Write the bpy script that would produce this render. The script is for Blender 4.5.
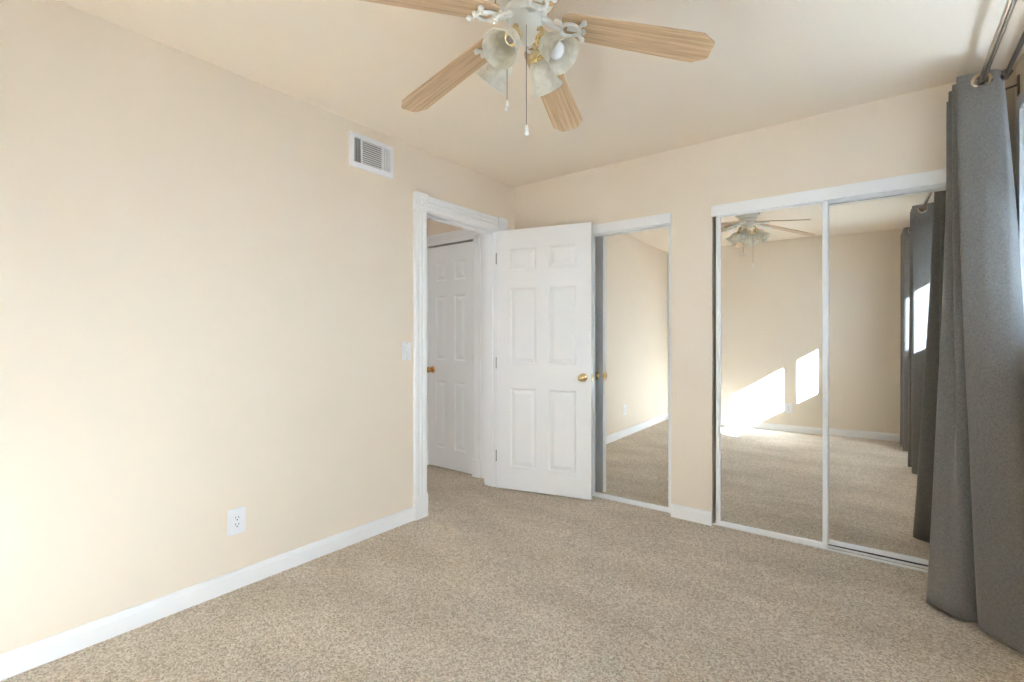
import bpy, bmesh, math, random
from math import sin, cos, pi, radians, sqrt
from mathutils import Vector, Matrix

# ------------------------------------------------------------------ start
for o in list(bpy.data.objects):
    bpy.data.objects.remove(o, do_unlink=True)
sc = bpy.context.scene
COL = sc.collection
random.seed(7)

# ------------------------------------------------------------------ camera
cam_d = bpy.data.cameras.new('camera')
cam_d.sensor_width = 36.0
cam_d.lens = 36.0 * 484.23 / 1024.0
cam_d.shift_y = -2.95 / 1024.0
cam_d.clip_start = 0.01
cam = bpy.data.objects.new('camera', cam_d)
cam.location = (2.437, -3.2052, 1.186)
cam.rotation_euler = (radians(90), 0, 0.65528)
COL.objects.link(cam)
sc.camera = cam

# ------------------------------------------------------------------ world, sun, exposure
SKY = 17.5
SUN = 205.0
EXPO = 0.17
w = bpy.data.worlds.new('daylight_sky')
sc.world = w
w.use_nodes = True
wn = w.node_tree.nodes
wn['Background'].inputs['Color'].default_value = (0.65, 0.785, 1.0, 1)
wn['Background'].inputs['Strength'].default_value = SKY

sd = bpy.data.lights.new('sun', 'SUN')
sd.energy = SUN
sd.angle = radians(0.6)
sd.color = (0.61, 0.76, 1.0)
sun = bpy.data.objects.new('sun', sd)
SUN_DIR = Vector((-1.0, -0.74, -0.65)).normalized()
sun.rotation_euler = SUN_DIR.to_track_quat('-Z', 'Y').to_euler()
sun.location = (8, 6, 6)
COL.objects.link(sun)

sc.view_settings.view_transform = 'Standard'
sc.view_settings.look = 'None'
sc.view_settings.gamma = 1.0
sc.view_settings.use_curve_mapping = False
sc.view_settings.exposure = EXPO
cy = sc.cycles
cy.max_bounces = 14
cy.diffuse_bounces = 9
cy.glossy_bounces = 6
cy.transmission_bounces = 8
cy.transparent_max_bounces = 16
cy.caustics_reflective = True
cy.caustics_refractive = False
cy.sample_clamp_indirect = 0.0
cy.blur_glossy = 0.5
cy.use_denoising = True

# ------------------------------------------------------------------ room numbers
H = 2.44            # ceiling height
XR = 2.92           # right wall
YB = -3.75          # rear wall
WT = 0.12           # wall thickness
DY0, DY1, DZ = -0.985, -0.23, 2.03        # bedroom door opening in the left wall
LC0, LC1 = 0.13, 1.312                    # small closet opening in the back wall
BC0, BC1 = 1.572, 2.79                    # wide closet opening
CZ = 2.01                                 # closet opening height
WY0, WY1, WZ0, WZ1 = -3.40, -0.17, 1.165, 2.19   # window opening


# ------------------------------------------------------------------ material helpers
def lin(c):
    c = c / 255.0
    return c / 12.92 if c <= 0.04045 else ((c + 0.055) / 1.055) ** 2.4


def rgb(r, g, b):
    return (lin(r), lin(g), lin(b), 1.0)


def new_mat(name):
    m = bpy.data.materials.new(name)
    m.use_nodes = True
    nt = m.node_tree
    return m, nt, nt.nodes, nt.links, nt.nodes['Principled BSDF']


def noise_chain(N, L, scale, detail=2.0, rough=0.5, vec_scale=None):
    tc = N.new('ShaderNodeTexCoord')
    n = N.new('ShaderNodeTexNoise')
    n.inputs['Scale'].default_value = scale
    n.inputs['Detail'].default_value = detail
    n.inputs['Roughness'].default_value = rough
    if vec_scale:
        mp = N.new('ShaderNodeMapping')
        mp.inputs['Scale'].default_value = vec_scale
        L.new(tc.outputs['Object'], mp.inputs['Vector'])
        L.new(mp.outputs['Vector'], n.inputs['Vector'])
    else:
        L.new(tc.outputs['Object'], n.inputs['Vector'])
    return n


def plain(name, col, rough=0.5, metal=0.0, bump=None, var=0.0, var_scale=3.0):
    m, nt, N, L, b = new_mat(name)
    b.inputs['Base Color'].default_value = col
    b.inputs['Roughness'].default_value = rough
    b.inputs['Metallic'].default_value = metal
    if var > 0:
        n = noise_chain(N, L, var_scale, 3.0)
        r = N.new('ShaderNodeValToRGB')
        r.color_ramp.elements[0].position = 0.3
        r.color_ramp.elements[1].position = 0.7
        r.color_ramp.elements[0].color = tuple(x * (1 - var) for x in col[:3]) + (1,)
        r.color_ramp.elements[1].color = tuple(min(1, x * (1 + var)) for x in col[:3]) + (1,)
        L.new(n.outputs['Fac'], r.inputs['Fac'])
        L.new(r.outputs['Color'], b.inputs['Base Color'])
    if bump:
        s, st, d = bump
        n2 = noise_chain(N, L, s, 3.0)
        bp = N.new('ShaderNodeBump')
        bp.inputs['Strength'].default_value = st
        bp.inputs['Distance'].default_value = d
        L.new(n2.outputs['Fac'], bp.inputs['Height'])
        L.new(bp.outputs['Normal'], b.inputs['Normal'])
    return m


M = {}
M['wall'] = plain('beige_wall_paint', rgb(239, 226, 208), 0.75, bump=(90, 0.10, 0.002), var=0.012, var_scale=1.5)
M['ceiling'] = plain('beige_ceiling_paint', rgb(241, 228, 210), 0.85, bump=(60, 0.12, 0.002))
M['trim'] = plain('white_trim_paint', rgb(246, 246, 246), 0.45)
M['door'] = plain('white_door_paint', rgb(246, 246, 246), 0.45)
M['frame'] = plain('white_coated_metal', rgb(246, 246, 246), 0.4)
M['plastic'] = plain('white_plastic', rgb(240, 240, 242), 0.3, bump=(80, 0.01, 0.001))
M['dark'] = plain('dark_slot', rgb(35, 33, 32), 0.7, bump=(80, 0.02, 0.001))
M['duct'] = plain('grey_duct_interior', rgb(150, 147, 143), 0.7, bump=(80, 0.02, 0.001))
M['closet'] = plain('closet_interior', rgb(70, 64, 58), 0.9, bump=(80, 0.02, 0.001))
M['brass'] = plain('polished_brass', (0.86, 0.71, 0.40, 1), 0.16, 1.0, bump=(60, 0.02, 0.001))
M['old_brass'] = plain('aged_brass', (0.62, 0.36, 0.14, 1), 0.25, 1.0, bump=(60, 0.03, 0.001))
M['hinge'] = plain('satin_steel', (0.42, 0.41, 0.40, 1), 0.35, 1.0, bump=(90, 0.02, 0.001))
M['nickel'] = plain('brushed_nickel', (0.52, 0.45, 0.37, 1), 0.25, 1.0, bump=(90, 0.03, 0.001))
M['bronze'] = plain('dark_nickel', (0.22, 0.19, 0.16, 1), 0.35, 1.0, bump=(90, 0.03, 0.001))
M['fan_white'] = plain('white_fan_enamel', rgb(236, 236, 230), 0.3, bump=(60, 0.02, 0.001))
M['ground'] = plain('dark_soil', rgb(84, 80, 74), 0.9, bump=(8, 0.2, 0.01), var=0.08)
M['stucco'] = plain('brown_stucco', rgb(130, 120, 108), 0.9, bump=(60, 0.3, 0.004))

# mirror glass
m, nt, N, L, b = new_mat('mirror_glass')
b.inputs['Base Color'].default_value = (0.90, 0.905, 0.89, 1)
b.inputs['Metallic'].default_value = 1.0
b.inputs['Roughness'].default_value = 0.0
M['mirror'] = m

# window glass: thin pane
m, nt, N, L, b = new_mat('window_glass')
N.remove(b)
tr = N.new('ShaderNodeBsdfTransparent')
tr.inputs['Color'].default_value = (0.96, 0.98, 0.97, 1)
gl = N.new('ShaderNodeBsdfGlossy')
gl.inputs['Roughness'].default_value = 0.0
mx = N.new('ShaderNodeMixShader')
mx.inputs['Fac'].default_value = 0.05
L.new(tr.outputs[0], mx.inputs[1])
L.new(gl.outputs[0], mx.inputs[2])
L.new(mx.outputs[0], N['Material Output'].inputs['Surface'])
M['glass'] = m

# blind slats: white vinyl, slightly translucent
m, nt, N, L, b = new_mat('white_vinyl_slat')
b.inputs['Base Color'].default_value = rgb(236, 237, 238)
b.inputs['Roughness'].default_value = 0.45
tl = N.new('ShaderNodeBsdfTranslucent')
tl.inputs['Color'].default_value = (0.8, 0.82, 0.84, 1)
mx = N.new('ShaderNodeMixShader')
mx.inputs['Fac'].default_value = 0.12
L.new(b.outputs[0], mx.inputs[1])
L.new(tl.outputs[0], mx.inputs[2])
L.new(mx.outputs[0], N['Material Output'].inputs['Surface'])
M['slat'] = m

# carpet
m, nt, N, L, b = new_mat('beige_cut_pile_carpet')
b.inputs['Roughness'].default_value = 1.0
b.inputs['Specular IOR Level'].default_value = 0.05
tc = N.new('ShaderNodeTexCoord')
nw = noise_chain(N, L, 45, 2.0, 0.6)
wv = N.new('ShaderNodeMix'); wv.data_type = 'RGBA'; wv.blend_type = 'ADD'; wv.inputs['Factor'].default_value = 0.012
L.new(tc.outputs['Object'], wv.inputs[6]); L.new(nw.outputs['Color'], wv.inputs[7])
vo = N.new('ShaderNodeTexVoronoi'); vo.inputs['Scale'].default_value = 165.0
L.new(wv.outputs[2], vo.inputs['Vector'])
sx = N.new('ShaderNodeSeparateColor'); L.new(vo.outputs['Color'], sx.inputs[0])
n2 = noise_chain(N, L, 420, 2.0, 0.7)
n3 = noise_chain(N, L, 1.6, 3.0, 0.55, (1.0, 2.2, 1.0))
add = N.new('ShaderNodeMath'); add.operation = 'MULTIPLY_ADD'; add.inputs[1].default_value = 0.5
L.new(n2.outputs['Fac'], add.inputs[0])
sc1 = N.new('ShaderNodeMath'); sc1.operation = 'MULTIPLY'; sc1.inputs[1].default_value = 0.5
L.new(sx.outputs[0], sc1.inputs[0]); L.new(sc1.outputs[0], add.inputs[2])
r = N.new('ShaderNodeValToRGB')
e = r.color_ramp.elements
e[0].position = 0.22; e[0].color = rgb(190, 174, 155)
e[1].position = 0.78; e[1].color = rgb(253, 245, 232)
k = e.new(0.5); k.color = rgb(229, 214, 195)
L.new(add.outputs[0], r.inputs['Fac'])
hgt = N.new('ShaderNodeMath'); hgt.operation = 'MULTIPLY_ADD'; hgt.inputs[1].default_value = -60.0
L.new(vo.outputs['Distance'], hgt.inputs[0]); L.new(n2.outputs['Fac'], hgt.inputs[2])
hgt.inputs[1].default_value = -1.6
r2 = N.new('ShaderNodeValToRGB')
r2.color_ramp.elements[0].position = 0.35; r2.color_ramp.elements[0].color = (0.86, 0.85, 0.83, 1)
r2.color_ramp.elements[1].position = 0.65; r2.color_ramp.elements[1].color = (1, 1, 1, 1)
L.new(n3.outputs['Fac'], r2.inputs['Fac'])
mm = N.new('ShaderNodeMix'); mm.data_type = 'RGBA'; mm.blend_type = 'MULTIPLY'
mm.inputs['Factor'].default_value = 1.0
L.new(r.outputs['Color'], mm.inputs[6]); L.new(r2.outputs['Color'], mm.inputs[7])
L.new(mm.outputs[2], b.inputs['Base Color'])
bp = N.new('ShaderNodeBump'); bp.inputs['Strength'].default_value = 0.7; bp.inputs['Distance'].default_value = 0.006
L.new(hgt.outputs[0], bp.inputs['Height']); L.new(bp.outputs['Normal'], b.inputs['Normal'])
M['carpet'] = m

# curtain cloth (charcoal weave)
m, nt, N, L, b = new_mat('charcoal_linen_weave')
b.inputs['Roughness'].default_value = 0.9
b.inputs['Specular IOR Level'].default_value = 0.15
b.inputs['Sheen Weight'].default_value = 0.25
b.inputs['Sheen Roughness'].default_value = 0.5
n1 = noise_chain(N, L, 420, 2.0, 0.7, (1.0, 1.0, 0.14))
n2 = noise_chain(N, L, 420, 2.0, 0.7, (0.2, 0.2, 1.0))
av = N.new('ShaderNodeMath'); av.operation = 'ADD'
L.new(n1.outputs['Fac'], av.inputs[0]); L.new(n2.outputs['Fac'], av.inputs[1])
hf = N.new('ShaderNodeMath'); hf.operation = 'MULTIPLY'; hf.inputs[1].default_value = 0.5
L.new(av.outputs[0], hf.inputs[0])
r = N.new('ShaderNodeValToRGB')
r.color_ramp.elements[0].position = 0.36; r.color_ramp.elements[0].color = rgb(98, 95, 90)
r.color_ramp.elements[1].position = 0.64; r.color_ramp.elements[1].color = rgb(128, 124, 117)
L.new(hf.outputs[0], r.inputs['Fac']); L.new(r.outputs['Color'], b.inputs['Base Color'])
bp = N.new('ShaderNodeBump'); bp.inputs['Strength'].default_value = 0.35; bp.inputs['Distance'].default_value = 0.002
L.new(hf.outputs[0], bp.inputs['Height']); L.new(bp.outputs['Normal'], b.inputs['Normal'])
M['cloth'] = m

# oak fan blade, grain along local x
m, nt, N, L, b = new_mat('light_oak_grain')
b.inputs['Roughness'].default_value = 0.45
n1 = noise_chain(N, L, 6.0, 4.0, 0.6, (0.35, 7.0, 1.0))
n1.inputs['Distortion'].default_value = 0.6
n2 = noise_chain(N, L, 40.0, 3.0, 0.6, (0.12, 5.0, 1.0))
r = N.new('ShaderNodeValToRGB')
r.color_ramp.elements[0].position = 0.33; r.color_ramp.elements[0].color = rgb(198, 164, 126)
r.color_ramp.elements[1].position = 0.66; r.color_ramp.elements[1].color = rgb(232, 202, 164)
L.new(n1.outputs['Fac'], r.inputs['Fac'])
r2 = N.new('ShaderNodeValToRGB')
r2.color_ramp.elements[0].position = 0.35; r2.color_ramp.elements[0].color = (0.80, 0.78, 0.76, 1)
r2.color_ramp.elements[1].position = 0.6; r2.color_ramp.elements[1].color = (1, 1, 1, 1)
L.new(n2.outputs['Fac'], r2.inputs['Fac'])
mm = N.new('ShaderNodeMix'); mm.data_type = 'RGBA'; mm.blend_type = 'MULTIPLY'; mm.inputs['Factor'].default_value = 1.0
L.new(r.outputs['Color'], mm.inputs[6]); L.new(r2.outputs['Color'], mm.inputs[7])
L.new(mm.outputs[2], b.inputs['Base Color'])
M['oak'] = m

# marbled frosted glass
m, nt, N, L, b = new_mat('marbled_frosted_glass')
n1 = noise_chain(N, L, 22, 4.0, 0.6)
n1.inputs['Distortion'].default_value = 1.2
r = N.new('ShaderNodeValToRGB')
r.color_ramp.elements[0].position = 0.35; r.color_ramp.elements[0].color = rgb(226, 222, 208)
r.color_ramp.elements[1].position = 0.65; r.color_ramp.elements[1].color = rgb(250, 247, 238)
L.new(n1.outputs['Fac'], r.inputs['Fac'])
L.new(r.outputs['Color'], b.inputs['Base Color'])
b.inputs['Roughness'].default_value = 0.3
tl = N.new('ShaderNodeBsdfTranslucent')
L.new(r.outputs['Color'], tl.inputs['Color'])
mx = N.new('ShaderNodeMixShader'); mx.inputs['Fac'].default_value = 0.45
L.new(b.outputs[0], mx.inputs[1]); L.new(tl.outputs[0], mx.inputs[2])
L.new(mx.outputs[0], N['Material Output'].inputs['Surface'])
M['shade'] = m
M['bulb'] = plain('frosted_bulb', rgb(246, 246, 244), 0.25, bump=(60, 0.01, 0.001))


# ------------------------------------------------------------------ object helpers
def tag(o, label=None, cat=None, group=None, kind=None):
    if label: o['label'] = label
    if cat: o['category'] = cat
    if group: o['group'] = group
    if kind: o['kind'] = kind
    return o


def empty(name, loc=(0, 0, 0), rot=(0, 0, 0), parent=None):
    o = bpy.data.objects.new(name, None)
    o.empty_display_size = 0.05
    COL.objects.link(o)
    o.location = loc
    o.rotation_euler = rot
    if parent: o.parent = parent
    return o


def obj(name, bm, mat, parent=None, loc=(0, 0, 0), rot=(0, 0, 0), smooth=False, bevel=0.0, angle=40):
    bmesh.ops.recalc_face_normals(bm, faces=bm.faces)
    me = bpy.data.meshes.new(name)
    bm.to_mesh(me)
    bm.free()
    o = bpy.data.objects.new(name, me)
    COL.objects.link(o)
    o.data.materials.append(mat)
    o.location = loc
    o.rotation_euler = rot
    if parent: o.parent = parent
    if smooth:
        for p in me.polygons: p.use_smooth = True
        md = o.modifiers.new('edge', 'EDGE_SPLIT')
        md.split_angle = radians(angle)
    if bevel > 0:
        md = o.modifiers.new('bevel', 'BEVEL')
        md.width = bevel
        md.segments = 2
        md.limit_method = 'ANGLE'
        md.angle_limit = radians(40)
    return o


def struct(name, bm, mat, label, cat, parent=None, **k):
    o = obj(name, bm, mat, parent, **k)
    return tag(o, label, cat, kind='structure')


def B(): return bmesh.new()


def box(bm, x0, x1, y0, y1, z0, z1, mtx=None):
    vs = [bm.verts.new(Vector(p) if mtx is None else mtx @ Vector(p)) for p in
          ((x0, y0, z0), (x1, y0, z0), (x1, y1, z0), (x0, y1, z0), (x0, y0, z1), (x1, y0, z1), (x1, y1, z1), (x0, y1, z1))]
    for f in ((0, 3, 2, 1), (4, 5, 6, 7), (0, 1, 5, 4), (1, 2, 6, 5), (2, 3, 7, 6), (3, 0, 4, 7)):
        bm.faces.new([vs[i] for i in f])
    return bm


def frame_of(d):
    d = Vector(d).normalized()
    a = Vector((0, 0, 1)) if abs(d.z) < 0.9 else Vector((1, 0, 0))
    u = d.cross(a).normalized()
    v = d.cross(u).normalized()
    return d, u, v


def lathe(bm, prof, origin=(0, 0, 0), axis=(0, 0, 1), seg=28, ruffle=None, close=False):
    """prof: (radius, distance along axis)"""
    o = Vector(origin)
    d, u, v = frame_of(axis)
    rings = []
    for (r, t) in prof:
        if r < 1e-6:
            rings.append([bm.verts.new(o + d * t)])
        else:
            ring = []
            for k in range(seg):
                a = 2 * pi * k / seg
                rr = r * (1 + (ruffle(t, a) if ruffle else 0))
                ring.append(bm.verts.new(o + d * t + (u * cos(a) + v * sin(a)) * rr))
            rings.append(ring)
    for A, Bq in zip(rings, rings[1:]):
        if len(A) == 1 and len(Bq) == 1: continue
        for k in range(seg):
            k2 = (k + 1) % seg
            if len(A) == 1: bm.faces.new((A[0], Bq[k], Bq[k2]))
            elif len(Bq) == 1: bm.faces.new((A[k], Bq[0], A[k2]))
            else: bm.faces.new((A[k], Bq[k], Bq[k2], A[k2]))
    return bm


def tube(bm, pts, r, seg=10, cap=True):
    pts = [Vector(p) for p in pts]
    rings = []
    u0 = None
    for i, p in enumerate(pts):
        d = (pts[min(i + 1, len(pts) - 1)] - pts[max(i - 1, 0)])
        if u0 is None:
            d, u, v = frame_of(d)
        else:
            d = d.normalized()
            u = (u0 - d * u0.dot(d)).normalized()
            v = d.cross(u)
        u0 = u
        rr = r[i] if isinstance(r, (list, tuple)) else r
        rings.append([bm.verts.new(p + (u * cos(2 * pi * k / seg) + v * sin(2 * pi * k / seg)) * rr) for k in range(seg)])
    for A, Bq in zip(rings, rings[1:]):
        for k in range(seg):
            bm.faces.new((A[k], A[(k + 1) % seg], Bq[(k + 1) % seg], Bq[k]))
    if cap:
        bm.faces.new(rings[0][::-1])
        bm.faces.new(rings[-1])
    return bm


def ball(bm, c, r, seg=14, sz=1.0):
    n = 8
    return lathe(bm, [(r * sin(pi * i / n), -r * sz * cos(pi * i / n)) for i in range(n + 1)], c, (0, 0, 1), seg)


def torus(bm, c, axis, R, r, seg=28, sub=10):
    d, u, v = frame_of(axis)
    c = Vector(c)
    rings = []
    for k in range(seg):
        a = 2 * pi * k / seg
        e = u * cos(a) + v * sin(a)
        rings.append([bm.verts.new(c + e * (R + r * cos(2 * pi * j / sub)) + d * (r * 0.6 * sin(2 * pi * j / sub))) for j in range(sub)])
    for k in range(seg):
        A, Bq = rings[k], rings[(k + 1) % seg]
        for j in range(sub):
            bm.faces.new((A[j], A[(j + 1) % sub], Bq[(j + 1) % sub], Bq[j]))
    return bm


def spline(P, n):
    """Catmull-Rom through points (tuples), n samples per span, clamped ends"""
    P = [Vector(p) for p in P]
    out = []
    Q = [P[0] * 2 - P[1]] + P + [P[-1] * 2 - P[-2]]
    for i in range(1, len(Q) - 2):
        p0, p1, p2, p3 = Q[i - 1], Q[i], Q[i + 1], Q[i + 2]
        for k in range(n):
            t = k / n
            out.append(0.5 * ((2 * p1) + (p2 - p0) * t + (2 * p0 - 5 * p1 + 4 * p2 - p3) * t * t + (3 * p1 - p0 - 3 * p2 + p3) * t ** 3))
    out.append(P[-1].copy())
    return out


def prism_y(bm, prof, y0, y1):
    """profile in x,z extruded along y"""
    A = [bm.verts.new((x, y0, z)) for x, z in prof]
    C = [bm.verts.new((x, y1, z)) for x, z in prof]
    n = len(prof)
    for k in range(n):
        bm.faces.new((A[k], A[(k + 1) % n], C[(k + 1) % n], C[k]))
    bm.faces.new(A[::-1]); bm.faces.new(C)
    return bm


def prism(bm, prof, o, ex, ey, ed):
    """profile (a,b) -> o + a*ex + b*ey, extruded by vector ed"""
    o, ex, ey, ed = Vector(o), Vector(ex), Vector(ey), Vector(ed)
    A = [bm.verts.new(o + ex * a + ey * c) for a, c in prof]
    C = [bm.verts.new(o + ex * a + ey * c + ed) for a, c in prof]
    n = len(prof)
    for k in range(n):
        bm.faces.new((A[k], A[(k + 1) % n], C[(k + 1) % n], C[k]))
    bm.faces.new(A[::-1]); bm.faces.new(C)
    return bm


# ================================================================== SETTING
# floor: one carpet through room and hall
bm = B()
box(bm, 0, XR + 0.02, YB - 0.02, 0.10, -0.10, 0.0)
box(bm, -1.30, 0.0, -3.2, 0.05, -0.10, 0.0)
struct('floor', bm, M['carpet'], 'beige cut-pile carpet running wall to wall and into the hall', 'carpet floor')

bm = B(); box(bm, -1.35, XR + WT, YB - WT, 0.70, H, H + 0.12)
struct('ceiling', bm, M['ceiling'], 'plain beige painted ceiling above the fan', 'ceiling')

# left wall with the door opening
bm = B()
box(bm, -WT, 0, YB - WT, DY0 - 0.018, 0, H)
box(bm, -WT, 0, DY1 + 0.018, 0.12, 0, H)
box(bm, -WT, 0, DY0 - 0.018, DY1 + 0.018, DZ + 0.018, H)
struct('wall_left', bm, M['wall'], 'long beige wall holding the air vent, outlet and doorway', 'wall')

# back wall with two closet openings
bm = B()
box(bm, 0, LC0, 0, WT, 0, H)
box(bm, LC1, BC0, 0, WT, 0, H)
box(bm, BC1, XR, 0, WT, 0, H)
box(bm, LC0, LC1, 0, WT, CZ, H)
box(bm, BC0, BC1, 0, WT, CZ, H)
struct('wall_back', bm, M['wall'], 'beige wall with the two mirrored closet openings', 'wall')

# right wall with the window opening
bm = B()
box(bm, XR, XR + WT, YB - WT, WY0, 0, H)
box(bm, XR, XR + WT, WY1, 0.12, 0, H)
box(bm, XR, XR + WT, WY0, WY1, 0, WZ0)
box(bm, XR, XR + WT, WY0, WY1, WZ1, H)
struct('wall_right', bm, M['wall'], 'beige window wall behind the dark curtains', 'wall')

bm = B(); box(bm, -WT, XR + WT, YB - WT, YB, 0, H)
struct('wall_rear', bm, M['wall'], 'beige wall seen only in the mirrors, with a bright patch of sun', 'wall')

# closet interiors (dark, behind the mirrors)
bm = B()
box(bm, -0.02, XR, 0.62, 0.68, 0, H)
box(bm, -0.06, 0.0, WT, 0.62, 0, H)
box(bm, 1.41, 1.47, WT, 0.62, 0, H)
box(bm, XR, XR + 0.06, WT, 0.68, 0, H)
box(bm, 0, XR, 0.10, 0.68, -0.1, -0.005)
struct('wall_closet', bm, M['closet'], 'dark closet interior showing through the gap beside the mirrored doors', 'closet wall')

# hall walls
HX0, HX1, HYD = -0.94, -0.364, -0.115        # hall door opening
bm = B()
box(bm, -1.30, -1.18, -3.2, 0.05, 0, H)
struct('wall_hall_side', bm, M['wall'], 'beige side wall of the hall outside the doorway', 'wall')
bm = B()
box(bm, -1.18, HX0 - 0.018, -0.10, 0.02, 0, H)
box(bm, HX1 + 0.018, -WT, -0.10, 0.02, 0, H)
box(bm, HX0 - 0.018, HX1 + 0.018, -0.10, 0.02, 2.04, H)
box(bm, -1.30, -WT, 0.02, 0.08, -0.1, H)  # unseen slab added behind the door to keep outside light out
struct('wall_hall_end', bm, M['wall'], 'beige end wall of the hall above the grey-lit closed door', 'wall')
bm = B()
box(bm, -1.18, -WT, -3.26, -3.20, 0, 1.3)
box(bm, -1.18, -WT, -3.26, -3.20, 2.0, H)
box(bm, -1.18, -0.86, -3.26, -3.20, 1.3, 2.0)
box(bm, -0.50, -WT, -3.26, -3.20, 1.3, 2.0)
struct('wall_hall_far', bm, M['wall'], 'beige far wall of the hall with an added opening that lets sky light in', 'wall')
bm = B(); box(bm, -0.86, -0.50, -3.232, -3.228, 1.3, 2.0)  # unseen window added to bring sky light into the hall
struct('added_hall_window', bm, M['glass'], 'clear pane of the added window that lights the hall', 'window')

# outside ground and eave
bm = B(); box(bm, XR + WT + 0.01, 40, -25, 25, -0.5, -0.3)
struct('ground', bm, M['ground'], 'dark bare ground outside the window', 'ground')
bm = B()
box(bm, XR + WT, 4.06, -5.5, 2.5, 2.46, 2.62)
struct('trim_9', bm, M['stucco'], 'roof eave outside above the window', 'eave')

# baseboards: profiled board with a small ogee top
BBP = [(0, 0), (0.014, 0), (0.014, 0.062), (0.011, 0.069), (0.011, 0.074), (0.006, 0.084), (0, 0.086)]


def baseboard(name, o, along, out, length, label):
    bm = B()
    prism(bm, BBP, o, out, (0, 0, 1), Vector(along) * length)
    return struct(name, bm, M['trim'], label, 'baseboard')


baseboard('baseboard_left', (0, YB, 0), (0, 1, 0), (1, 0, 0), (-1.092 - YB), 'long white baseboard under the beige wall with the outlet')
bm = B()
prism(bm, BBP, (LC1, 0, 0), (0, -1, 0), (0, 0, 1), (BC0 - LC1, 0, 0))
struct('baseboard_back', bm, M['trim'], 'short white baseboard on the pier between the two mirrored closets', 'baseboard')
baseboard('baseboard_rear', (0, YB, 0), (1, 0, 0), (0, 1, 0), XR, 'white baseboard under the sunlit wall seen in the mirrors')
baseboard('baseboard_right', (XR, YB, 0), (0, 1, 0), (-1, 0, 0), -YB, 'white baseboard behind the dark curtains')

# ------------------------------------------------------------------ door casing (fluted, rosettes, plinths)
CW = 0.100


def flute(wd, th=0.018, n=2):
    """profile across the width with n grooves; a = across, b = out"""
    p = [(0, 0), (0, th * 0.75), (0.006, th)]
    g0 = wd * 0.22
    gw = wd * 0.56 / n
    for i in range(n):
        a = g0 + gw * i
        p += [(a + gw * 0.12, th), (a + gw * 0.35, th - 0.004), (a + gw * 0.65, th - 0.004), (a + gw * 0.88, th)]
    p += [(wd - 0.006, th), (wd, th * 0.75), (wd, 0)]
    return p


def casing(name, label, o, across, out, openw, height, wd, clip=None):
    """o = floor corner of the opening on the wall face; across = along the wall. A structure with children"""
    root = empty(name, o)
    tag(root, label, 'door casing', kind='structure')
    A, O, Z = Vector(across), Vector(out), Vector((0, 0, 1))
    pl, ro = 0.155, wd + 0.008
    for side, a0 in (('l', -wd), ('r', openw)):
        bm = B(); prism(bm, flute(wd), A * a0 + Z * pl, A, O, Z * (height - pl))
        obj('casing_leg', bm, M['trim'], root)
        bm = B(); prism(bm, [(-0.004, 0), (-0.004, 0.022), (0, 0.026), (wd, 0.026), (wd + 0.004, 0.022), (wd + 0.004, 0)], A * a0, A, O, Z * (pl - 0.012))
        prism(bm, [(-0.004, 0), (-0.004, 0.018), (0.002, 0.022), (wd - 0.002, 0.022), (wd + 0.004, 0.018), (wd + 0.004, 0)], A * a0 + Z * (pl - 0.012), A, O, Z * 0.012)
        obj('plinth_block', bm, M['trim'], root)
        bm = B()
        prism(bm, [(-0.004, 0), (-0.004, 0.020), (0, 0.024), (wd, 0.024), (wd + 0.004, 0.020), (wd + 0.004, 0)], A * a0 + Z * height, A, O, Z * ro)
        c = A * (a0 + wd / 2) + Z * (height + ro / 2) + O * 0.024
        lathe(bm, [(0.040, 0), (0.038, 0.005), (0.030, 0.005), (0.027, 0.001), (0.018, 0.001), (0.014, 0.006), (0, 0.008)], c, O, 24)
        obj('rosette_block', bm, M['trim'], root)
    bm = B(); prism(bm, flute(wd), A * 0 + Z * (height + 0.004), Z, O, A * openw)
    obj('head_casing', bm, M['trim'], root)
    return root


casing('trim_1', 'white fluted casing with corner blocks around the bedroom doorway', (0, DY0, 0), (0, 1, 0), (1, 0, 0), DY1 - DY0, DZ, 0.105)

# jamb lining with stop
bm = B()
box(bm, -WT - 0.004, 0.002, DY0 - 0.018, DY0, 0, DZ)
box(bm, -WT - 0.004, 0.002, DY1, DY1 + 0.018, 0, DZ)
box(bm, -WT - 0.004, 0.002, DY0 - 0.018, DY1 + 0.018, DZ, DZ + 0.018)
box(bm, -0.082, -0.040, DY0, DY0 + 0.011, 0, DZ)
box(bm, -0.082, -0.040, DY1 - 0.011, DY1, 0, DZ)
box(bm, -0.082, -0.040, DY0 + 0.011, DY1 - 0.011, DZ - 0.011, DZ)
struct('trim_2', bm, M['trim'], 'white door jamb lining and stop inside the bedroom doorway', 'door jamb', bevel=0.0015)

# hall-side casing of the bedroom doorway (plain) and casing of the hall door
bm = B()
prism(bm, flute(0.09), (-WT, DY0 - 0.09, 0), (0, 1, 0), (-1, 0, 0), (0, 0, DZ))
prism(bm, flute(0.09), (-WT, DY1, 0), (0, 1, 0), (-1, 0, 0), (0, 0, DZ))
prism(bm, flute(0.09), (-WT, DY0 - 0.09, DZ), (0, 0, 1), (-1, 0, 0), (0, DY1 - DY0 + 0.18, 0))
struct('trim_3', bm, M['trim'], 'white casing on the hall side of the bedroom doorway', 'door casing')
bm = B()
prism(bm, flute(0.085), (HX1 + 0.004, -0.10, 0.15), (1, 0, 0), (0, -1, 0), (0, 0, 1.885))
prism(bm, flute(0.085), (HX0 - 0.089, -0.10, 0.15), (1, 0, 0), (0, -1, 0), (0, 0, 1.885))
prism(bm, flute(0.10), (HX0 - 0.089, -0.10, 2.035), (0, 0, 1), (0, -1, 0), (HX1 - HX0 + 0.178, 0, 0))
box(bm, HX1 + 0.002, HX1 + 0.092, -0.126, -0.10, 0, 0.15)
box(bm, HX1 + 0.089, HX1 + 0.165, -0.108, -0.10, 0, 2.13)
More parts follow.
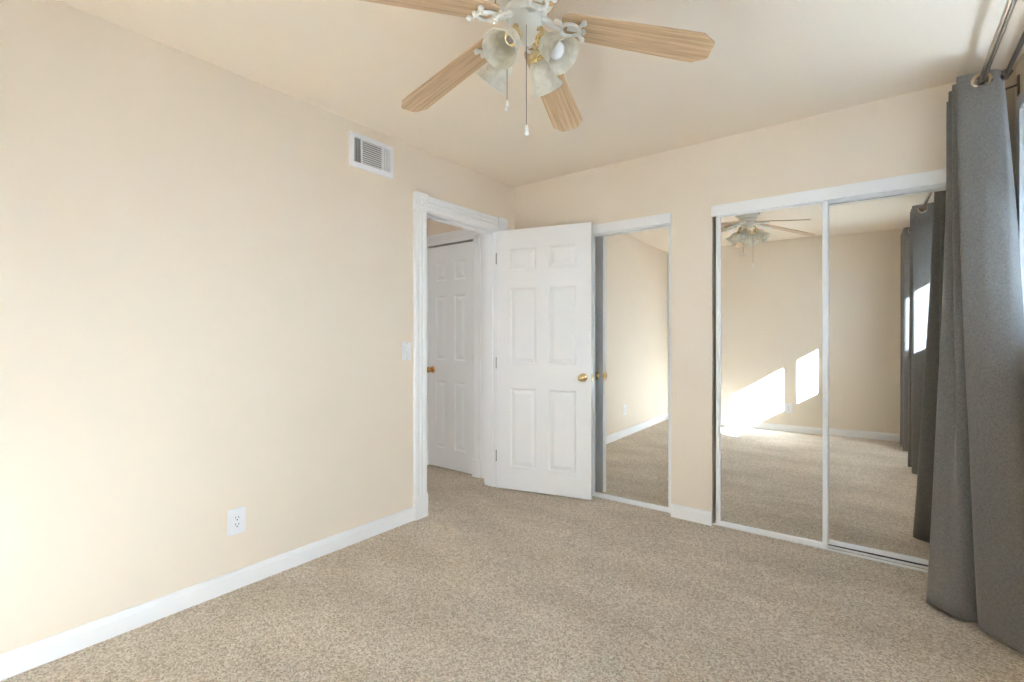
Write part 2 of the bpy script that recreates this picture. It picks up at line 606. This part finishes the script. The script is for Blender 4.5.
box(bm, HX0 - 0.092, HX0 - 0.002, -0.126, -0.10, 0, 0.15)
box(bm, HX0 - 0.018, HX0, -0.10, 0.02, 0, 2.04)
box(bm, HX1, HX1 + 0.018, -0.10, 0.02, 0, 2.04)
struct('trim_4', bm, M['trim'], 'white casing around the closed door in the hall', 'door casing')


# ------------------------------------------------------------------ six-panel doors
def six_panel(bm, W, Ht, T, cols, rows):
    xs = sorted([0, W] + [c for p in cols for c in p])
    zs = sorted([0, Ht] + [c for p in rows for c in p])
    for side in (0, 1):
        y = 0.0 if side == 0 else T
        sgn = 1 if side == 0 else -1
        for i in range(len(xs) - 1):
            for j in range(len(zs) - 1):
                x0, x1, z0, z1 = xs[i], xs[i + 1], zs[j], zs[j + 1]
                isp = any(abs(x0 - c[0]) < 1e-6 and abs(x1 - c[1]) < 1e-6 for c in cols) and any(abs(z0 - c[0]) < 1e-6 and abs(z1 - c[1]) < 1e-6 for c in rows)
                if not isp:
                    bm.faces.new([bm.verts.new((a, y, c)) for a, c in ((x0, z0), (x1, z0), (x1, z1), (x0, z1))])
                else:
                    prev = None
                    for ins, dep in ((0, 0), (0.004, 0.002), (0.011, 0.0075), (0.019, 0.0075), (0.040, 0.0025), (0.043, 0.0015)):
                        cur = [bm.verts.new((a, y + sgn * dep, c)) for a, c in ((x0 + ins, z0 + ins), (x1 - ins, z0 + ins), (x1 - ins, z1 - ins), (x0 + ins, z1 - ins))]
                        if prev:
                            for k in range(4):
                                bm.faces.new((prev[k], prev[(k + 1) % 4], cur[(k + 1) % 4], cur[k]))
                        prev = cur
                    bm.faces.new(prev)
    c = [(0, 0), (W, 0), (W, Ht), (0, Ht)]
    for k in range(4):
        (a, b_), (d, e_) = c[k], c[(k + 1) % 4]
        bm.faces.new([bm.verts.new(p) for p in ((a, 0, b_), (d, 0, e_), (d, T, e_), (a, T, b_))])
    bmesh.ops.remove_doubles(bm, verts=bm.verts, dist=1e-5)
    return bm


def knob_bm(bm, o, d, big=1.0):
    s = big
    return lathe(bm, [(0, 0), (0.031 * s, 0), (0.031 * s, 0.004), (0.026 * s, 0.009), (0.012 * s, 0.012), (0.0105 * s, 0.028), (0.017 * s, 0.034),
                      (0.0255 * s, 0.044), (0.0265 * s, 0.054), (0.021 * s, 0.063), (0.010 * s, 0.067), (0, 0.068)], o, d, 24)


def hinge(parent, o, h=0.09, mat=None, T=0.0):
    bm = B()
    for k in range(5):
        tube(bm, [Vector(o) + Vector((0, 0, -h / 2 + k * h / 5 + 0.001)), Vector(o) + Vector((0, 0, -h / 2 + (k + 1) * h / 5 - 0.001))], 0.006, 10)
    box(bm, o[0] - 0.001, o[0] + 0.002, o[1], o[1] + 0.03, o[2] - h / 2, o[2] + h / 2)
    return obj('hinge', bm, mat or M['hinge'], parent, smooth=True)


DW, DHT, DT = 0.755, 2.015, 0.035
rows = [(0.175, 0.785), (0.975, 1.560), (1.695, 1.865)]
door = empty('door_1', (0.022, -0.258, 0.012), (0, 0, radians(14.4)))
tag(door, 'open white six-panel door with brass knob swung against the mirrored closet', 'door', kind='structure')
bm = B(); six_panel(bm, DW, DHT, DT, [(0.112, 0.330), (0.425, 0.643)], rows)
obj('door_slab', bm, M['door'], door)
kb = B(); knob_bm(kb, (0.695, 0, 0.885), (0, -1, 0))
obj('door_knob', kb, M['brass'], door, smooth=True)
kb = B(); knob_bm(kb, (0.695, DT, 0.885), (0, 1, 0))
obj('door_knob', kb, M['brass'], door, smooth=True)
lb = B(); box(lb, DW - 0.0005, DW + 0.0012, DT / 2 - 0.0125, DT / 2 + 0.0125, 0.856, 0.914)
box(lb, DW, DW + 0.008, DT / 2 - 0.006, DT / 2 + 0.006, 0.876, 0.894)
obj('latch_plate', lb, M['brass'], door)
for hz in (0.25, 0.98, 1.80):
    hinge(door, (-0.006, 0.004, hz))

HW = HX1 - HX0 - 0.006
hd = empty('door_2', (HX0 + 0.003, -0.098, 0.010))
tag(hd, 'closed white six-panel door with brass knob at the end of the hall', 'door', kind='structure')
bm = B(); six_panel(bm, HW, 2.012, DT, [(0.098, 0.235), (0.335, 0.472)], rows)
obj('door_slab', bm, M['door'], hd)
kb = B(); knob_bm(kb, (0.06, 0, 0.885), (0, -1, 0))
obj('door_knob', kb, M['old_brass'], hd, smooth=True)
for hz in (0.25, 1.0, 1.80):
    hinge(hd, (HW + 0.003, -0.004, hz), 0.085)


# ------------------------------------------------------------------ sliding mirrored closet doors
def header(name, x0, x1, label):
    bm = B()
    box(bm, x0, x1, -0.008, 0.004, 1.952, 2.022)        # fascia
    box(bm, x0, x1, 0.004, 0.110, 1.995, 2.009)        # channel top
    box(bm, x0, x1, 0.047, 0.051, 1.975, 1.995)
    return struct(name, bm, M['frame'], label, 'closet track', bevel=0.002)


def track(name, x0, x1, ys, label):
    bm = B()
    for y in ys:
        box(bm, x0, x1, y - 0.009, y + 0.009, 0.0, 0.003)
        box(bm, x0, x1, y - 0.002, y + 0.002, 0.003, 0.008)
    return struct(name, bm, M['frame'], label, 'closet track')


header('trim_5', LC0, LC1, 'white top track over the narrower mirrored closet')
header('trim_6', BC0 - 0.004, BC1, 'white top track over the wider mirrored closet')
track('trim_7', LC0, LC1, (0.057, 0.096), 'white floor track under the narrower mirrored closet')
track('trim_8', BC0, BC1, (0.027, 0.074), 'white floor track under the wider mirrored closet')


def mirror_door(x0, x1, y, label, yaw, tilt, z0=0.0082, z1=1.972, group='sliding mirrored closet doors'):
    W = x1 - x0
    Hh = z1 - z0
    root = empty('mirrored_closet_door', ((x0 + x1) / 2, y, z0), (tilt, 0, yaw))
    tag(root, label, 'mirror door', group)
    sw = 0.027
    for a, c in ((-W / 2, -W / 2 + sw), (W / 2 - sw, W / 2)):
        bm = B(); prism(bm, [(a, -0.011), (a + 0.003, -0.015), (c - 0.003, -0.015), (c, -0.011), (c, 0.012), (a, 0.012)], (0, 0, 0), (1, 0, 0), (0, 1, 0), (0, 0, Hh))
        obj('stile', bm, M['frame'], root)
    for nm, a, c in (('bottom_rail', 0.0, 0.026), ('top_rail', Hh - 0.026, Hh)):
        bm = B(); box(bm, -W / 2 + sw, W / 2 - sw, -0.012, 0.012, a, c)
        obj(nm, bm, M['frame'], root, bevel=0.002)
    bm = B(); box(bm, -W / 2 + sw - 0.004, W / 2 - sw + 0.004, -0.004, 0.004, 0.022, Hh - 0.022)
    obj('mirror_pane', bm, M['mirror'], root)
    return root


YAW = radians(0.65)
mirror_door(0.692, 1.302, 0.057, 'mirrored door in the narrower closet, partly hidden behind the open white door', YAW, 0.0)
mirror_door(0.133, 0.720, 0.096, 'mirrored door of the narrower closet hidden behind the open white door', YAW, 0.0)
mirror_door(1.592, 2.188, 0.027, 'wide closet mirror reflecting the ceiling fan and sun patch, next to the beige pier', YAW, 0.0)
mirror_door(2.162, 2.780, 0.074, 'wide closet mirror partly covered by the dark curtain and reflecting it', radians(0.95), 0.0, z0=0.020)

# ------------------------------------------------------------------ window with blinds
win = empty('window_1', (XR, (WY0 + WY1) / 2, WZ0))
tag(win, 'wide white framed window behind the curtains and blinds', 'window', kind='structure')
fy = (WY0 + WY1) / 2
bm = B()
fx0, fx1 = 0.055, 0.105
a, c = WY0 - fy, WY1 - fy
hz = WZ1 - WZ0
box(bm, fx0, fx1, a, c, 0, 0.035); box(bm, fx0, fx1, a, c, hz - 0.035, hz)
box(bm, fx0, fx1, a, a + 0.035, 0.035, hz - 0.035); box(bm, fx0, fx1, c - 0.035, c, 0.035, hz - 0.035)
for yy, ww in ((-2.055, 0.05), (-1.56, 0.07)):
    box(bm, fx0, fx1, yy - fy - ww / 2, yy - fy + ww / 2, 0.035, hz - 0.035)
obj('window_frame', bm, M['frame'], win)
bm = B()
box(bm, fx0 + 0.008, fx1 - 0.008, -2.745 - fy, -2.655 - fy, 0.035, hz - 0.035)
obj('muntin', bm, M['frame'], win)
bm = B(); box(bm, 0.078, 0.082, a + 0.03, c - 0.03, 0.03, hz - 0.03)
obj('window_pane', bm, M['glass'], win)
bm = B(); box(bm, -0.022, 0.055, a - 0.02, c + 0.02, -0.022, 0.0)
obj('window_sill', bm, M['trim'], win, bevel=0.003)
bm = B()
box(bm, -0.014, 0, c, c + 0.06, -0.022, hz + 0.06); box(bm, -0.014, 0, a - 0.06, a, -0.022, hz + 0.06)
box(bm, -0.014, 0, a, c, hz, hz + 0.06)
obj('window_casing', bm, M['trim'], win, bevel=0.003)


def blind(y0, y1, ang, label):
    root = empty('window_blind', (XR + 0.026, (y0 + y1) / 2, WZ1))
    tag(root, label, 'blind', 'mini blinds in the window')
    hw = (y1 - y0) / 2
    bm = B(); box(bm, -0.018, 0.018, -hw, hw, -0.034, -0.002)
    obj('headrail', bm, M['plastic'], root, bevel=0.002)
    bm = B()
    z = -0.05
    zb = -(WZ1 - WZ0) + 0.03
    while z > zb:
        prev = None
        for k in range(5):
            t = -0.0125 + 0.025 * k / 4
            cr = 0.0022 * (1 - (t / 0.0125) ** 2)
            p = (t * cos(ang) - cr * sin(ang), z + t * sin(ang) + cr * cos(ang))
            cur = [bm.verts.new((p[0], -hw + 0.004, p[1])), bm.verts.new((p[0], hw - 0.004, p[1]))]
            if prev: bm.faces.new((prev[0], prev[1], cur[1], cur[0]))
            prev = cur
        z -= 0.0235
    o = obj('slats', bm, M['slat'], root)
    md = o.modifiers.new('thick', 'SOLIDIFY'); md.thickness = 0.0008
    bm = B(); box(bm, -0.012, 0.012, -hw, hw, zb - 0.016, zb - 0.002)
    obj('bottom_rail', bm, M['plastic'], root, bevel=0.002)
    for q in (-0.82, 0.0, 0.82):
        bm = B()
        tube(bm, [(-0.0138, hw * q, -0.03), (-0.0138, hw * q, zb)], 0.0008, 5)
        tube(bm, [(0.0138, hw * q, -0.03), (0.0138, hw * q, zb)], 0.0008, 5)
        obj('ladder_cord', bm, M['plastic'], root)
    return root


blind(WY0 + 0.006, -1.568, radians(42), 'white mini blind with open slats on the sunny end of the window')
blind(-1.556, WY1 - 0.006, radians(-80), 'white mini blind with closed slats at the edge of the near curtain')


# ------------------------------------------------------------------ curtain rods
RZ = 2.295
RX = 2.77
rod = empty('curtain_rod', (XR, -1.9, RZ))
tag(rod, 'double nickel curtain rod with bracket above the window', 'curtain rod')
bm = B(); tube(bm, [(RX - XR, 1.86, 0), (RX - XR, -1.80, 0)], 0.0125, 16)
obj('front_rod', bm, M['nickel'], rod, smooth=True)
bm = B(); tube(bm, [(2.845 - XR, 1.57, 0), (2.845 - XR, -1.80, 0)], 0.0085, 14)
obj('rear_rod', bm, M['bronze'], rod, smooth=True)
bm = B(); tube(bm, [(2.845 - XR, 1.60, 0), (2.845 - XR, 1.555, 0)], [0.016, 0.018], 6)
obj('end_cap', bm, M['bronze'], rod)
for yy in (1.82, -1.78):
    bm = B()
    box(bm, -0.006, 0.0, yy - 0.014, yy + 0.014, -0.01, 0.075)
    tube(bm, [(-0.004, yy, 0.035), (2.845 - XR, yy, 0.022), (RX - XR, yy, 0.022), (RX - XR, yy, -0.004)], 0.005, 8)
    obj('bracket', bm, M['bronze'], rod)


# ------------------------------------------------------------------ curtains
def curtain(name, label, top, bot, z1, z0, rodx, NS=14, MV=46, group='charcoal grommet curtains', ease=1.4, mid=None):
    root = empty(name, (sum(p[0] for p in bot) / len(bot), sum(p[1] for p in bot) / len(bot), z0))
    tag(root, label, 'curtain', group)
    org = root.location.copy()
    T = spline([(p[0], p[1], 0) for p in top], NS)
    Bt = spline([(p[0], p[1], 0) for p in bot], NS)
    Md = spline([(p[0], p[1], 0) for p in mid], NS) if mid else None
    n = len(T)
    # where the rod goes through the cloth
    cross = []
    for i in range(n - 1):
        if (T[i].x - rodx) * (T[i + 1].x - rodx) <= 0 and abs(T[i].x - T[i + 1].x) > 1e-6:
            t = (rodx - T[i].x) / (T[i + 1].x - T[i].x)
            c = T[i].lerp(T[i + 1], t)
            tg = (T[i + 1] - T[i]).normalized()
            cross.append((c, tg))
    bm = B()
    grid = []
    # denser rows near the top for the grommet holes
    hs = [0, 0.004] + [0.004 + 0.092 * k / 16 for k in range(1, 17)]
    hs += [0.096 + (z1 - z0 - 0.096) * k / MV for k in range(1, MV + 1)]
    for h in hs:
        f = h / (z1 - z0)
        e = f ** ease
        row = []
        for i in range(n):
            p = T[i].lerp(Bt[i], e)
            if Md:
                q = 0.4
                p = T[i] * ((f - q) * (f - 1) / q) + Md[i] * (f * (f - 1) / (q * (q - 1))) + Bt[i] * (f * (f - q) / (1 - q))
            wob = 0.006 * sin(f * 9 + i * 0.35) * f * (1 - f)
            row.append(bm.verts.new(Vector((p.x + wob, p.y + wob * 0.6, z1 - h)) - org))
        grid.append(row)
    for j in range(len(grid) - 1):
        for i in range(n - 1):
            cx = (grid[j][i].co + grid[j + 1][i + 1].co) / 2 + org
            if any((cx - Vector((c.x, c.y, RZ))).length < 0.021 for c, t in cross):
                continue
            bm.faces.new((grid[j][i], grid[j][i + 1], grid[j + 1][i + 1], grid[j + 1][i]))
    o = obj('curtain_panel', bm, M['cloth'], root, smooth=True, angle=70)
    md = o.modifiers.new('thick', 'SOLIDIFY'); md.thickness = 0.0025; md.offset = 0
    for c, t in cross:
        nrm = Vector((t.y, -t.x, 0))
        bm = B(); torus(bm, Vector((c.x, c.y, RZ)) - org, nrm, 0.0285, 0.0085)
        obj('grommet', bm, M['nickel'], root, smooth=True)
    return root


curtain('curtain', 'charcoal curtain bunched at the closet end of the rod, its hem flaring on the carpet',
        [(2.860, -0.026), (2.679, -0.045), (2.850, -0.105), (2.678, -0.165), (2.770, -0.200), (2.684, -0.240), (2.845, -0.268), (2.692, -0.318), (2.765, -0.322), (2.826, -0.292), (2.852, -0.210)],
        [(2.880, -0.050), (2.690, -0.120), (2.820, -0.200), (2.595, -0.345), (2.640, -0.425), (2.700, -0.462), (2.758, -0.430), (2.742, -0.495), (2.800, -0.580), (2.868, -0.615), (2.912, -0.500)],
        2.335, 0.012, RX, NS=16,
        mid=[(2.870, -0.040), (2.676, -0.075), (2.840, -0.150), (2.652, -0.250), (2.720, -0.285), (2.684, -0.318), (2.800, -0.330), (2.705, -0.365), (2.775, -0.400), (2.850, -0.385), (2.893, -0.300)])


def stack(y0, y1, n, amp, flare, xc=2.775):
    top, bot = [], []
    for k in range(n):
        t = k / (n - 1)
        y = y0 + (y1 - y0) * t
        s = -1 if k % 2 else 1
        top.append((xc + 0.008 + s * amp, y))
        yb = (y0 + y1) / 2 + (y - (y0 + y1) / 2) * flare
        bot.append((xc + 0.005 + s * (amp + 0.012 * ((k * 7) % 3 - 1)), yb))
    return top, bot


t_, b_ = stack(-2.06, -2.34, 6, 0.080, 1.15)
curtain('curtain', 'charcoal curtain bunched at mid window, second of those seen in the closet mirror', t_, b_, 2.335, 0.012, RX)
t_, b_ = stack(-3.08, -3.56, 8, 0.080, 1.05)
curtain('curtain', 'charcoal curtain at the far end of the rod, farthest one reflected in the closet mirror', t_, b_, 2.335, 0.012, RX)

# ------------------------------------------------------------------ air vent on the left wall
vent = empty('air_vent', (0, -1.4135, 2.280))
tag(vent, 'white three-way air vent high on the beige wall near the ceiling', 'vent')
vw, vh = 0.1575, 0.100
bm = B()
box(bm, 0.0, 0.002, -vw + 0.02, vw - 0.02, -vh + 0.02, vh - 0.02)
obj('vent_duct', bm, M['duct'], vent)


def ring_frame(bm, y0, y1, z0, z1, iy0, iy1, iz0, iz1, x0, x1, xi):
    o = [(y0, z0), (y1, z0), (y1, z1), (y0, z1)]
    i = [(iy0, iz0), (iy1, iz0), (iy1, iz1), (iy0, iz1)]
    vo = [bm.verts.new((x0, a, c)) for a, c in o]
    vm = [bm.verts.new((x1 * 0.7, a + (0.003 if a < 0 else -0.003), c + (0.003 if c < 0 else -0.003))) for a, c in o]
    vi = [bm.verts.new((x1, a, c)) for a, c in i]
    vb = [bm.verts.new((xi, a, c)) for a, c in i]
    for A, C in ((vo, vm), (vm, vi), (vi, vb)):
        for k in range(4):
            bm.faces.new((A[k], A[(k + 1) % 4], C[(k + 1) % 4], C[k]))


bm = B()
ring_frame(bm, -vw, vw, -vh, vh, -vw + 0.030, vw - 0.030, -vh + 0.030, vh - 0.030, 0.0, 0.010, 0.002)
ya, yb = -vw + 0.030, vw - 0.030
za, zb = -vh + 0.030, vh - 0.030
for yy in (ya + 0.052, yb - 0.056):
    box(bm, 0.002, 0.010, yy - 0.004, yy + 0.004, za, zb)
for yy in (-vw + 0.012, vw - 0.012):
    lathe(bm, [(0.004, 0.006), (0.004, 0.0085), (0, 0.0095)], (0, yy, 0), (1, 0, 0), 10)
obj('vent_frame', bm, M['plastic'], vent)


def fin(bm, c, axis, half, ang, wd=0.011):
    if axis == 'z':
        mt = Matrix.Translation(c) @ Matrix.Rotation(ang, 4, 'Z')
        box(bm, -wd / 2, wd / 2, -0.0005, 0.0005, -half, half, mt)
    else:
        mt = Matrix.Translation(c) @ Matrix.Rotation(ang, 4, 'Y')
        box(bm, -wd / 2, wd / 2, -half, half, -0.0005, 0.0005, mt)


bm = B()
for k in range(4):
    fin(bm, (0.0065, ya + 0.009 + k * 0.0115, 0), 'z', (zb - za) / 2, radians(-35))
obj('vertical_louvers', bm, M['plastic'], vent)
bm = B()
for k in range(4):
    fin(bm, (0.0065, yb - 0.009 - k * 0.0125, 0), 'z', (zb - za) / 2, radians(30), 0.0085)
obj('vertical_louvers', bm, M['plastic'], vent)
bm = B()
y0, y1 = ya + 0.056, yb - 0.060
for k in range(11):
    fin(bm, (0.0060, (y0 + y1) / 2, za + 0.007 + k * (zb - za - 0.014) / 10), 'y', (y1 - y0) / 2, radians(54))
obj('horizontal_louvers', bm, M['plastic'], vent)
bm = B(); tube(bm, [(0.009, -vw + 0.022, -0.02), (0.020, -vw + 0.020, -0.024)], 0.0025, 8)
obj('damper_lever', bm, M['plastic'], vent)

# ------------------------------------------------------------------ switch and outlets
swt = empty('light_switch', (0, -1.148, 1.102))
tag(swt, 'white rocker light switch on the beige wall beside the door casing', 'light switch')
bm = B(); box(bm, 0, 0.005, -0.036, 0.036, -0.0585, 0.0585)
obj('wall_plate', bm, M['plastic'], swt, bevel=0.003)
bm = B(); prism(bm, [(-0.033, 0.0045), (-0.033, 0.0085), (0, 0.0055), (0.033, 0.0105), (0.033, 0.0045)], (0, -0.0165, 0), (0, 0, 1), (1, 0, 0), (0, 0.033, 0))
obj('rocker', bm, M['plastic'], swt)
for zz in (-0.048, 0.048):
    bm = B(); lathe(bm, [(0.003, 0.005), (0.003, 0.0058), (0, 0.0062)], (0, 0, zz), (1, 0, 0), 10)
    obj('screw', bm, M['hinge'], swt)


def outlet(loc, rz, label):
    root = empty('wall_outlet', loc, (0, 0, rz))
    tag(root, label, 'outlet')
    bm = B(); box(bm, 0, 0.0055, -0.042, 0.042, -0.062, 0.062)
    obj('wall_plate', bm, M['plastic'], root, bevel=0.003)
    bm = B(); box(bm, 0.004, 0.008, -0.0175, 0.0175, -0.034, 0.034)
    ins = obj('receptacle', bm, M['plastic'], root, bevel=0.001)
    for zz in (0.016, -0.016):
        bm = B()
        box(bm, 0.0075, 0.0084, -0.0080, -0.0055, zz - 0.001, zz + 0.008)
        box(bm, 0.0075, 0.0084, 0.0055, 0.0080, zz - 0.001, zz + 0.007)
        lathe(bm, [(0.0030, 0.0075), (0.0030, 0.0085), (0, 0.0085)], (0, 0, zz - 0.008), (1, 0, 0), 10)
        obj('socket_slots', bm, M['dark'], ins)
    return root


outlet((0, -2.180, 0.318), 0, 'white double outlet low on the long beige wall above the baseboard')
outlet((1.56, YB, 0.30), radians(90), 'white outlet below the sun patch on the wall seen in the mirror')

# ------------------------------------------------------------------ ceiling fan
FX, FY = 1.439, -1.83
fan = empty('ceiling_fan', (FX, FY, H))
tag(fan, 'white ceiling fan with five light oak blades and four glass lamp shades', 'ceiling fan')


def fz(z): return z - H


bm = B()
lathe(bm, [(0, fz(2.44)), (0.075, fz(2.44)), (0.078, fz(2.430)), (0.070, fz(2.418)), (0.100, fz(2.412)), (0.116, fz(2.402)), (0.119, fz(2.388)), (0.112, fz(2.374)),
           (0.090, fz(2.352)), (0.074, fz(2.334)), (0, fz(2.334))], (0, 0, 0), (0, 0, 1), 40)
mh = obj('motor_housing', bm, M['fan_white'], fan, smooth=True)
bm = B(); torus(bm, (0, 0, fz(2.404)), (0, 0, 1), 0.1135, 0.004, 40, 8); torus(bm, (0, 0, fz(2.366)), (0, 0, 1), 0.104, 0.004, 40, 8)
obj('brass_band', bm, M['brass'], mh, smooth=True)
bm = B()
lathe(bm, [(0, fz(2.334)), (0.072, fz(2.334)), (0.076, fz(2.328)), (0.076, fz(2.312)), (0.070, fz(2.306)), (0, fz(2.306))], (0, 0, 0), (0, 0, 1), 36)
obj('flywheel', bm, M['fan_white'], fan, smooth=True)

PH = radians(34.6)
droop = math.atan2(0.126, 0.62)
PITCH = radians(-7)
blade_me = None
iron_me = None
for k in range(5):
    a = PH + k * 2 * pi / 5
    rot = Matrix.Rotation(a, 4, 'Z') @ Matrix.Rotation(droop, 4, 'Y')
    mt = Matrix.Translation((0, 0, fz(2.302))) @ rot
    if k == 0:
        # blade
        bm = B()
        pr = Matrix.Rotation(PITCH, 4, 'X')
        out = [(0.128, -0.036), (0.140, -0.052), (0.160, -0.0575), (0.400, -0.064), (0.606, -0.069), (0.648, -0.040), (0.652, -0.032), (0.652, 0.032), (0.648, 0.040), (0.606, 0.069),
               (0.400, 0.064), (0.160, 0.0575), (0.140, 0.052), (0.128, 0.036)]
        lo = [bm.verts.new(pr @ Vector((x, y, 0.0))) for x, y in out]
        hi = [bm.verts.new(pr @ Vector((x, y, 0.006))) for x, y in out]
        bm.faces.new(lo[::-1]); bm.faces.new(hi)
        for i in range(len(out)):
            j = (i + 1) % len(out)
            bm.faces.new((lo[i], lo[j], hi[j], hi[i]))
        bl = obj('fan_blade', bm, M['oak'], fan, bevel=0.0015)
        # iron: neck, open loop, three ball finials
        bm = B()
        tube(bm, [(0.060, 0, 0.012), (0.085, 0, 0.004), (0.110, 0, -0.010), (0.135, 0, -0.012)], [0.011, 0.010, 0.009, 0.009], 10)
        for s in (-1, 1):
            pts = spline([(0.128, s * 0.004, -0.012), (0.143, s * 0.024, -0.012), (0.168, s * 0.026, -0.010), (0.190, s * 0.016, -0.009), (0.204, s * 0.036, -0.008)], 5)
            tube(bm, [pr @ Vector(p) for p in pts], 0.0065, 8)
            ball(bm, pr @ Vector((0.206, s * 0.038, -0.009)), 0.0105)
            pts = spline([(0.135, s * 0.006, -0.012), (0.125, s * 0.030, -0.013), (0.108, s * 0.034, -0.011), (0.106, s * 0.022, -0.010)], 5)
            tube(bm, [pr @ Vector(p) for p in pts], 0.0048, 8)
        pts = [(0.189, -0.017, -0.009), (0.197, 0, -0.009), (0.189, 0.017, -0.009)]
        tube(bm, [pr @ Vector(p) for p in pts], 0.006, 8)
        ball(bm, pr @ Vector((0.208, 0, -0.009)), 0.0095)
        box(bm, 0.150, 0.198, -0.012, 0.012, -0.005, 0.0005, pr)
        ir = obj('blade_iron', bm, M['fan_white'], fan, smooth=True)
        bl0, ir0 = bl, ir
    else:
        bl = bl0.copy(); COL.objects.link(bl); bl.parent = fan
        ir = ir0.copy(); COL.objects.link(ir); ir.parent = fan
    for o in (bl, ir):
        o.matrix_local = mt

bm = B()
lathe(bm, [(0, fz(2.312)), (0.052, fz(2.312)), (0.057, fz(2.306)), (0.059, fz(2.285)), (0.057, fz(2.262)), (0.049, fz(2.243)), (0.034, fz(2.231)), (0.016, fz(2.226)), (0, fz(2.225))], (0, 0, 0), (0, 0, 1), 32)
obj('light_housing', bm, M['fan_white'], fan, smooth=True)
bm = B(); torus(bm, (0, 0, fz(2.309)), (0, 0, 1), 0.056, 0.004, 32, 8)
obj('brass_trim', bm, M['brass'], fan, smooth=True)

FW = Vector((-0.6093, 0.7930, 0)); RT = Vector((0.7930, 0.6093, 0))
DOWN = radians(46)
for idx, (cr, cf) in enumerate(((-0.57, -0.82), (0.82, -0.57), (0.57, 0.82), (-0.82, 0.57))):
    h = (RT * cr + FW * cf).normalized()
    az = math.atan2(h.y, h.x)
    ax = h * cos(DOWN) + Vector((0, 0, -sin(DOWN)))
    p0 = h * 0.066 + Vector((0, 0, fz(2.214)))
    # arm
    bm = B()
    pts = spline([h * 0.040 + Vector((0, 0, fz(2.252))), h * 0.062 + Vector((0, 0, fz(2.250))), h * 0.070 + Vector((0, 0, fz(2.232))), p0 + ax * 0.004], 5)
    tube(bm, pts, 0.0075, 10)
    arm = obj('lamp_arm', bm, M['brass'], fan, smooth=True)
    bm = B(); lathe(bm, [(0, -0.012), (0.014, -0.012), (0.018, -0.006), (0.0275, 0.000), (0.0275, 0.006), (0.0255, 0.009), (0.0275, 0.012), (0.0275, 0.018), (0.0285, 0.022), (0.026, 0.024), (0, 0.018)], p0, ax, 24)
    obj('shade_fitter', bm, M['brass'], arm, smooth=True)
    ruf = lambda t, a: 0.022 * max(0.0, (t - 0.085) / 0.045) * sin(10 * a)
    bm = B()
    lathe(bm, [(0.023, 0.010), (0.024, 0.020), (0.033, 0.030), (0.041, 0.045), (0.0435, 0.062), (0.0435, 0.080), (0.047, 0.098), (0.054, 0.114), (0.062, 0.126), (0.0605, 0.1275),
               (0.052, 0.114), (0.045, 0.098), (0.0415, 0.080), (0.0415, 0.062), (0.039, 0.045), (0.031, 0.031)], p0, ax, 48, ruf)
    sh = obj('lamp_shade', bm, M['shade'], fan, smooth=True, angle=60)
    bm = B(); lathe(bm, [(0.013, 0.012), (0.014, 0.042), (0.010, 0.044), (0, 0.044)], p0, ax, 16)
    obj('lamp_socket', bm, M['bronze'] if idx == 0 else M['plastic'], sh, smooth=True)
    if idx != 0:
        bm = B(); lathe(bm, [(0.010, 0.040), (0.014, 0.050), (0.024, 0.064), (0.029, 0.080), (0.026, 0.096), (0.014, 0.107), (0, 0.109)], p0, ax, 20)
        obj('bulb', bm, M['bulb'], sh, smooth=True)

for (cr, cf, z0, z1) in ((-0.064, -0.008, 2.245, 1.980), (0.002, -0.060, 2.245, 1.872)):
    p = RT * cr + FW * cf
    bm = B()
    tube(bm, [p * 0.93 + Vector((0, 0, fz(z0) + 0.002)), p + Vector((0, 0, fz(z0))), p + Vector((0, 0, fz(z1) + 0.03))], 0.0011, 6)
    n = int((z0 - z1 - 0.03) / 0.006)
    for i in range(n):
        ball(bm, p + Vector((0, 0, fz(z0) - i * 0.006)), 0.0017, 6)
    ch = obj('pull_chain', bm, M['bronze'], fan)
    bm = B()
    lathe(bm, [(0, 0.036), (0.003, 0.035), (0.0045, 0.028), (0.0065, 0.024), (0.0065, 0.018), (0.004, 0.015), (0.0075, 0.010), (0.008, 0.003), (0.005, -0.002), (0, -0.003)], p + Vector((0, 0, fz(z1))), (0, 0, 1), 14)
    obj('chain_fob', bm, M['fan_white'], ch, smooth=True)

# ------------------------------------------------------------------ window portal (samples the sky through the window; gives no light itself)
pd = bpy.data.lights.new('window_portal', 'AREA')
pd.shape = 'RECTANGLE'
pd.size = WY1 - WY0
pd.size_y = WZ1 - WZ0
pd.cycles.is_portal = True
po = bpy.data.objects.new('window_portal', pd)
po.location = (XR + WT + 0.005, (WY0 + WY1) / 2, (WZ0 + WZ1) / 2)
po.rotation_euler = Vector((-1, 0, 0)).to_track_quat('-Z', 'Z').to_euler()
COL.objects.link(po)
pd2 = bpy.data.lights.new('added_hall_window_portal', 'AREA')  # portal for the window added to light the hall
pd2.shape = 'RECTANGLE'
pd2.size = 0.36
pd2.size_y = 0.7
pd2.cycles.is_portal = True
po2 = bpy.data.objects.new('added_hall_window_portal', pd2)
po2.location = (-0.68, -3.265, 1.65)
po2.rotation_euler = Vector((0, 1, 0)).to_track_quat('-Z', 'Z').to_euler()
COL.objects.link(po2)
